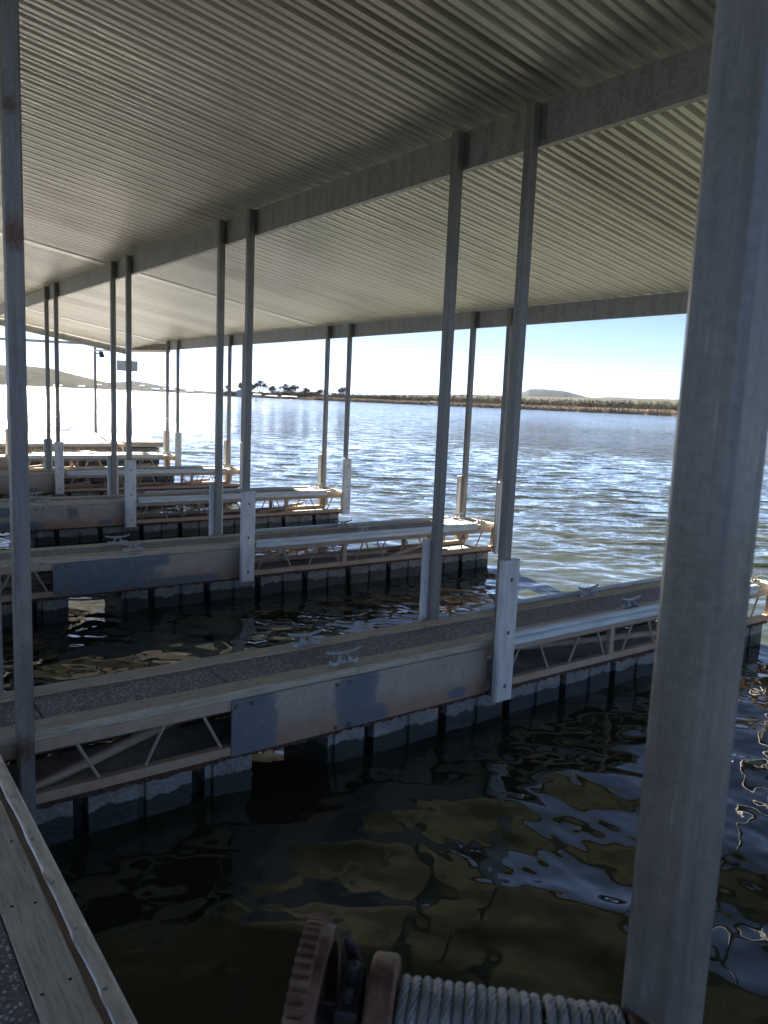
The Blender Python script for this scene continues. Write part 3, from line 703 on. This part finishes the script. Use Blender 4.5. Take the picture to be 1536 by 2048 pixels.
mreed = (lambda g: g.set(base=g.ramp(g.noise(g.vec(), .25, 4), [(.35, (.30, .255, .20)), (.65, (.42, .37, .30))]), rough=1., spec=0.))(NT('dry_reeds'))
scatter('reeds', mreed, 26000, reed, 'dry tan reeds along the right shoreline')
# brush: leaf and twig clumps through each bush's volume
def bush_top(a): return interp([(28, .15), (30, .40), (31, .52), (33.6, .56), (37.3, .58), (41, .74), (44.5, .80), (48, .72), (51.5, .84), (56, .90), (60, .9), (90, .8)], a)
def bushes(tint):
    def fn(g, vs, fs):
        a = 28.5 + 46 * g.random(); dd = 18 + 90 * g.random() ** 1.3; D = shoreD(a) + dd; top = D * math.tan(R(bush_top(a))) * (.55 + .5 * g.random()) * (1.0 if dd > 40 else .8)
        c = pol(a, D); rw = 2.2 + 3.2 * g.random(); z0 = ZW + 1.2
        for k in range(60):
            u, v_, t = g.normal(0, .42), g.normal(0, .42), g.random() ** .8; wsc = rw * (1 - .55 * t * t)
            x, y, z = c.x + u * wsc, c.y + v_ * wsc, z0 + top * t * (1 - .12 * abs(u)); s_ = .28 + .55 * g.random(); b0 = len(vs)
            n1_, n2_ = g.normal(0, 1, 3), g.normal(0, 1, 3); n1_ *= s_ / np.linalg.norm(n1_); n2_ *= s_ * .7 / np.linalg.norm(n2_)
            vs += [(x - n1_[0], y - n1_[1], z - n1_[2]), (x + n2_[0], y + n2_[1], z + n2_[2]), (x + n1_[0], y + n1_[1], z + n1_[2])]; fs.append((b0, b0 + 1, b0 + 2))
    return fn
def mfol(name, c0, c1, c2):
    g = NT(name); n = g.noise(g.vec(), .12, 5, .7); n2 = g.noise(g.vec(), 1.3, 3)
    return g.set(base=g.ramp(g.math('MULTIPLY_ADD', n2, .4, g.math('MULTIPLY', n, .6)), [(.36, c0), (.5, c1), (.64, c2)]), rough=1., spec=0.)
scatter('shore_brush', mfol('winter_brush', (.045, .04, .034), (.085, .075, .062), (.16, .135, .115)), 2600, bushes(0), 'grey brown winter brush behind the right shoreline')
def point_bush(g, vs, fs):
    a = 24.7 + 6.5 * g.random(); D = 800 + 40 * g.random(); top = (3.0 + 3.5 * g.random()) * (1.25 if a > 28 else .8); c = pol(a, D); rw = 2.5 + 3 * g.random()
    for k in range(46):
        t = g.random() ** .8; x, y, z = c.x + g.normal(0, .42) * rw, c.y + g.normal(0, .42) * rw, ZW + .8 + top * t; s_ = .25 + .5 * g.random(); b0 = len(vs)
        n1_, n2_ = g.normal(0, 1, 3), g.normal(0, 1, 3); n1_ *= s_ / np.linalg.norm(n1_); n2_ *= s_ * .7 / np.linalg.norm(n2_)
        vs += [(x - n1_[0], y - n1_[1], z - n1_[2]), (x + n2_[0], y + n2_[1], z + n2_[2]), (x + n1_[0], y + n1_[1], z + n1_[2])]; fs.append((b0, b0 + 1, b0 + 2))
scatter('point_brush', mfol('twiggy_brush', (.05, .044, .036), (.09, .078, .062), (.15, .13, .105)), 800, point_bush, 'low brown brush between the bare trees on the far point')
scatter('cedar_scrub', mfol('cedar_green', (.032, .036, .026), (.055, .056, .042), (.09, .085, .065)), 700, bushes(1), 'dark green cedars mixed in the shore brush')
# bare trees
mbark = NT('bare_bark').set(base=(.09, .07, .058), rough=1., spec=0.)
def bare_tree(az, D, h, seed, label, spread=.55):
    r2 = random.Random(seed); t = empty('bare_tree', pol(az, D, ZW + 1.)); tag(t, label, 'tree', 'bare trees on the far point')
    tr = MB(); cr_ = MB(); hh = h * .2
    tr.tube([(0, 0, -1), (r2.uniform(-.2, .2), 0, hh * .6), (0, r2.uniform(-.2, .2), hh)], [h * .032, h * .026, h * .024], 6)
    def grow(p, d, L, r_, lv):
        q = p + d * L; cr_.tube([p, (p + q) / 2 + Vector([r2.uniform(-.06, .06) * L for _ in range(3)]), q], [r_, r_ * .8, r_ * .62], 3 if lv > 1 else 5, False)
        if lv >= 6: return
        for k in range(3 if lv < 4 else 4):
            nd = (d * 1.15 + Vector((r2.gauss(0, spread), r2.gauss(0, spread), r2.gauss(.20, spread * .5)))).normalized()
            if nd.z < -.1: nd.z *= -.4
            grow(q, nd, L * r2.uniform(.66, .86), max(r_ * .62, .08), lv + 1)
    for k in range(4):
        q = 6.28 * (k + r2.random()) / 4; grow(Vector((0, 0, hh)), Vector((math.cos(q) * .6, math.sin(q) * .6, 1)).normalized(), h * .2, h * .02, 1)
    grow(Vector((0, 0, hh)), Vector((0, 0, 1)), h * .24, h * .022, 1)
    tips = [Vector(v) for v in cr_.v]
    zt0 = max(v.z for v in tips)
    for k in range(900):
        if k % 2: p = r2.choice(tips) + Vector([r2.gauss(0, h * .035) for _ in range(3)])
        else:
            q = r2.uniform(0, 6.28); f = r2.random(); rad = h * .34 * math.sin(math.pi * (.12 + .80 * f)) * r2.random() ** .6; p = Vector((rad * math.cos(q), rad * math.sin(q), zt0 * (.18 + .78 * f)))
        d = Vector([r2.gauss(0, 1) for _ in range(3)]).normalized() * (h * .035); e = Vector([r2.gauss(0, 1) for _ in range(3)]).normalized() * .17
        cr_.add([p - d, p + d + e, p + d - e], [(0, 1, 2)])
    tr.build('trunk', mbark, t); o = cr_.build('crown', mbark, t); 
    zt = max(v.co.z for v in o.data.vertices); s = h / zt; t.scale = (s * 1.05, s * 1.05, s)
    return t
for k, (a, h, lab, sp) in enumerate([(24.95, 11, 'round bare tree left of the pale boathouse', .5), (25.9, 15, 'bare tree rising behind the pale boathouse roof', .5),
        (27.2, 17, 'tallest bare tree on the far point, right of the boathouse', .48), (28.1, 12, 'thin bare tree between the tallest and the twin crowned trees', .5),
        (28.95, 14.5, 'wide bare tree, left of the twin crowned pair', .55), (29.55, 14, 'wide bare tree, right of the twin crowned pair', .55), (30.5, 12.5, 'low spreading bare tree beside the shore brush', .6),
        (31.5, 10.5, 'small brown bare tree where the brush begins', .6), (33.1, 14, 'lone bare tree standing above the shore brush', .45), (26.6, 13, 'slender bare tree hard against the tallest one', .5)]):
    bare_tree(a, 800 if a > 26 else 815, h, 20 + k, lab, sp)
# buildings on the point
def houses():
    mw = NT('pale_blue_siding').set(base=(.42, .50, .56), rough=.8); mr = NT('grey_roof').set(base=(.30, .32, .34), rough=.7); mg = NT('window_glass').set(base=(.05, .07, .09), rough=.1)
    t = empty('boathouse', pol(25.95, 775, ZW)); t.rotation_euler = (0, 0, R(-28)); tag(t, 'pale blue two storey boathouse on the far point', 'boathouse')
    b = MB(); b.box(-5.2, 5.2, -4, 4, .2, 6.0); b.build('wall', mw, t)
    b = MB(); b.prism([(-5.8, 6.0), (5.8, 6.0), (5.6, 6.3), (0, 7.4), (-5.6, 6.3)], 'y', -4.5, 4.5); b.build('roof', mr, t)
    for z in (1.2, 3.9):
        for x in (-4, -2, 0, 2, 4): b = MB(); b.box(x - .5, x + .5, -4.08, -4.003, z, z + 1.2); b.build('window', mg, t)
    b = MB(); b.box(-6, 6, -7, -4.1, 0, .5); b.build('dock', mr, t)
    mb = NT('weathered_tan_wall').set(base=(.26, .20, .15), rough=.9); mw2 = NT('white_wall').set(base=(.7, .7, .68), rough=.8)
    for k, (a, D, L, h, m_, lab) in enumerate([(27.0, 772, 7, 2.6, mw, 'small pale shed on the point, right of the boathouse'), (28.0, 775, 11, 2.0, mb, 'long low brown covered dock under the tallest bare tree'),
            (29.3, 778, 14, 2.1, mb, 'longest low covered dock below the twin crowned trees'), (30.9, 790, 9, 2.6, mb, 'brown cabin at the edge of the shore brush')]):
        t = empty('covered_dock' if 'dock' in lab else 'shed', pol(a, D, ZW)); t.rotation_euler = (0, 0, R(-28)); tag(t, lab, 'covered dock' if 'dock' in lab else 'shed')
        open_ = 'covered dock' in lab
        b = MB()
        if open_:
            for x in np.linspace(-L / 2 + .2, L / 2 - .2, 6):
                for yy in (-2, 2): b.box(float(x) - .12, float(x) + .12, yy - .12, yy + .12, -.3, h)
            b.box(-L / 2, L / 2, 1.0, 1.9, .3, h * .8); b.build('posts_and_wall', m_, t)
        else: b.box(-L / 2, L / 2, -2.2, 2.2, 0, h); b.build('wall', m_, t)
        b = MB(); b.prism([(-2.7, h), (2.7, h), (2.7, h + .2), (0, h + .9), (-2.7, h + .2)], 'x', -L / 2 - .4, L / 2 + .4); b.build('roof', mr, t)
        b = MB(); b.box(-L / 2, L / 2, -2.1, 2.1, .1, .3); b.build('deck', mb, t)
    # houses along the foot of the left hills
    r2 = random.Random(6)
    base = None
    for k, (a, up, L) in enumerate([(10.9, 6, 18), (11.8, 22, 11), (13.7, 2, 20), (14.5, 20, 11), (15.2, 3, 15), (16.3, 9, 10), (19.1, 12, 11), (20.0, 4, 18), (20.9, 5, 26), (22.3, 2, 18), (12.6, 34, 10)]):
        if base is None:
            t = empty('lake_house'); 
            b = MB(); b.box(-.5, .5, -4, 4, -4, 1.6); b.build('wall', mw2, t); b = MB(); b.prism([(-5, 1.6), (5, 1.6), (5, 1.9), (0, 3.4), (-5, 1.9)], 'x', -.52, .52); b.build('roof', mw2, t); base = t
        else: t = copy_tree(base)
        t.location = pol(a, 2150 + up * 11, ZW + 2 + up * .9); t.scale = (L, 1, 1.); t.rotation_euler = (0, 0, R(-a + r2.uniform(-8, 8)))
        tag(t, 'tiny white lakeside house at the foot of the left hills', 'house', 'white houses under the left hills')
houses()
# moored pontoon boat, channel marker and mast
mwht = NT('white_gelcoat').set(base=(.8, .8, .78), rough=.4); mgrn = NT('green_canvas').set(base=(.10, .25, .2), rough=.8)
t = empty('pontoon_boat', pol(39.75, 690, ZW)); t.rotation_euler = (0, 0, R(-40)); tag(t, 'white pontoon boat with canopy near the right shore', 'boat')
b = MB()
for yy in (-1, 1): b.tube([(-4.6, yy, .25), (-4.2, yy, .2), (3.8, yy, .2), (4.6, yy, .55)], [.1, .42, .42, .08], 10)
b.build('hull', mwht, t); b = MB(); b.box(-4.2, 4.0, -1.3, 1.3, .62, .78); b.build('deck', mwht, t)
b = MB()
for yy in (-1.3, 1.24): b.box(-4.1, 3.9, yy, yy + .06, .8, 1.5)
b.build('fence_panel', mgrn, t); b = MB(); b.prism([(-1.3, 3.3), (-.8, 3.55), (.8, 3.55), (1.3, 3.3), (1.3, 3.22), (-1.3, 3.22)], 'x', -3.4, 1.8); b.build('canopy', mwht, t)
b = MB()
for x in (-3.2, 1.6):
    for yy in (-1.2, 1.2): b.tube([(x, yy, .8), (x, yy, 3.25)], .05, 6)
b.build('canopy_frame', mwht, t)
t = empty('channel_marker', pol(26.93, 300, ZW)); tag(t, 'small dark marker post standing in open water', 'marker')
b = MB(); b.lathe([(0, -.6), (.28, -.5), (.30, .1), (.12, .3), (.10, 1.0), (.16, 1.05), (.16, 1.35), (0, 1.4)], 12); b.build('buoy', M['dark'], t)
for a, D, h in ((23.96, 4300, 108), (16.9, 2500, 36)):
    t = empty('radio_mast', pol(a, D, ZW)); tag(t, 'thin red grey radio mast ' + ('right of the left hills' if a > 20 else 'standing on the slope of the left hills'), 'mast')
    b = MB(); wd = .9 if a > 20 else .5
    for q in (0, 2.09, 4.19): b.tube([(wd * math.cos(q), wd * math.sin(q), 0), (wd * .6 * math.cos(q), wd * .6 * math.sin(q), h)], .18, 4)
    k = 0
    while k < h - 6: b.tube([(wd, 0, k), (-wd * .5, wd * .8, k + 5)], .1, 3); b.tube([(-wd * .5, wd * .8, k), (-wd * .5, -wd * .8, k + 5)], .1, 3); k += 6
    b.build('lattice', M['post'], t)

# ------------------------------------------------------------ haze: one closed box of thin air round the whole scene
hb = MB(); hb.box(-6400, 6400, -6000, 6400, -3.5, 190)
hm = bpy.data.materials.new('haze_air'); hm.use_nodes = True; ht = hm.node_tree; ht.nodes.clear()
ho = ht.nodes.new('ShaderNodeOutputMaterial'); hv = ht.nodes.new('ShaderNodeVolumePrincipled'); hv.inputs['Color'].default_value = (.80, .88, 1, 1)
hv.inputs['Density'].default_value = .000013; hv.inputs['Anisotropy'].default_value = 0; ht.links.new(hv.outputs[0], ho.inputs['Volume'])
o = hb.build('haze', hm); tag(o, 'thin pale haze over the lake', None, None, 'stuff')
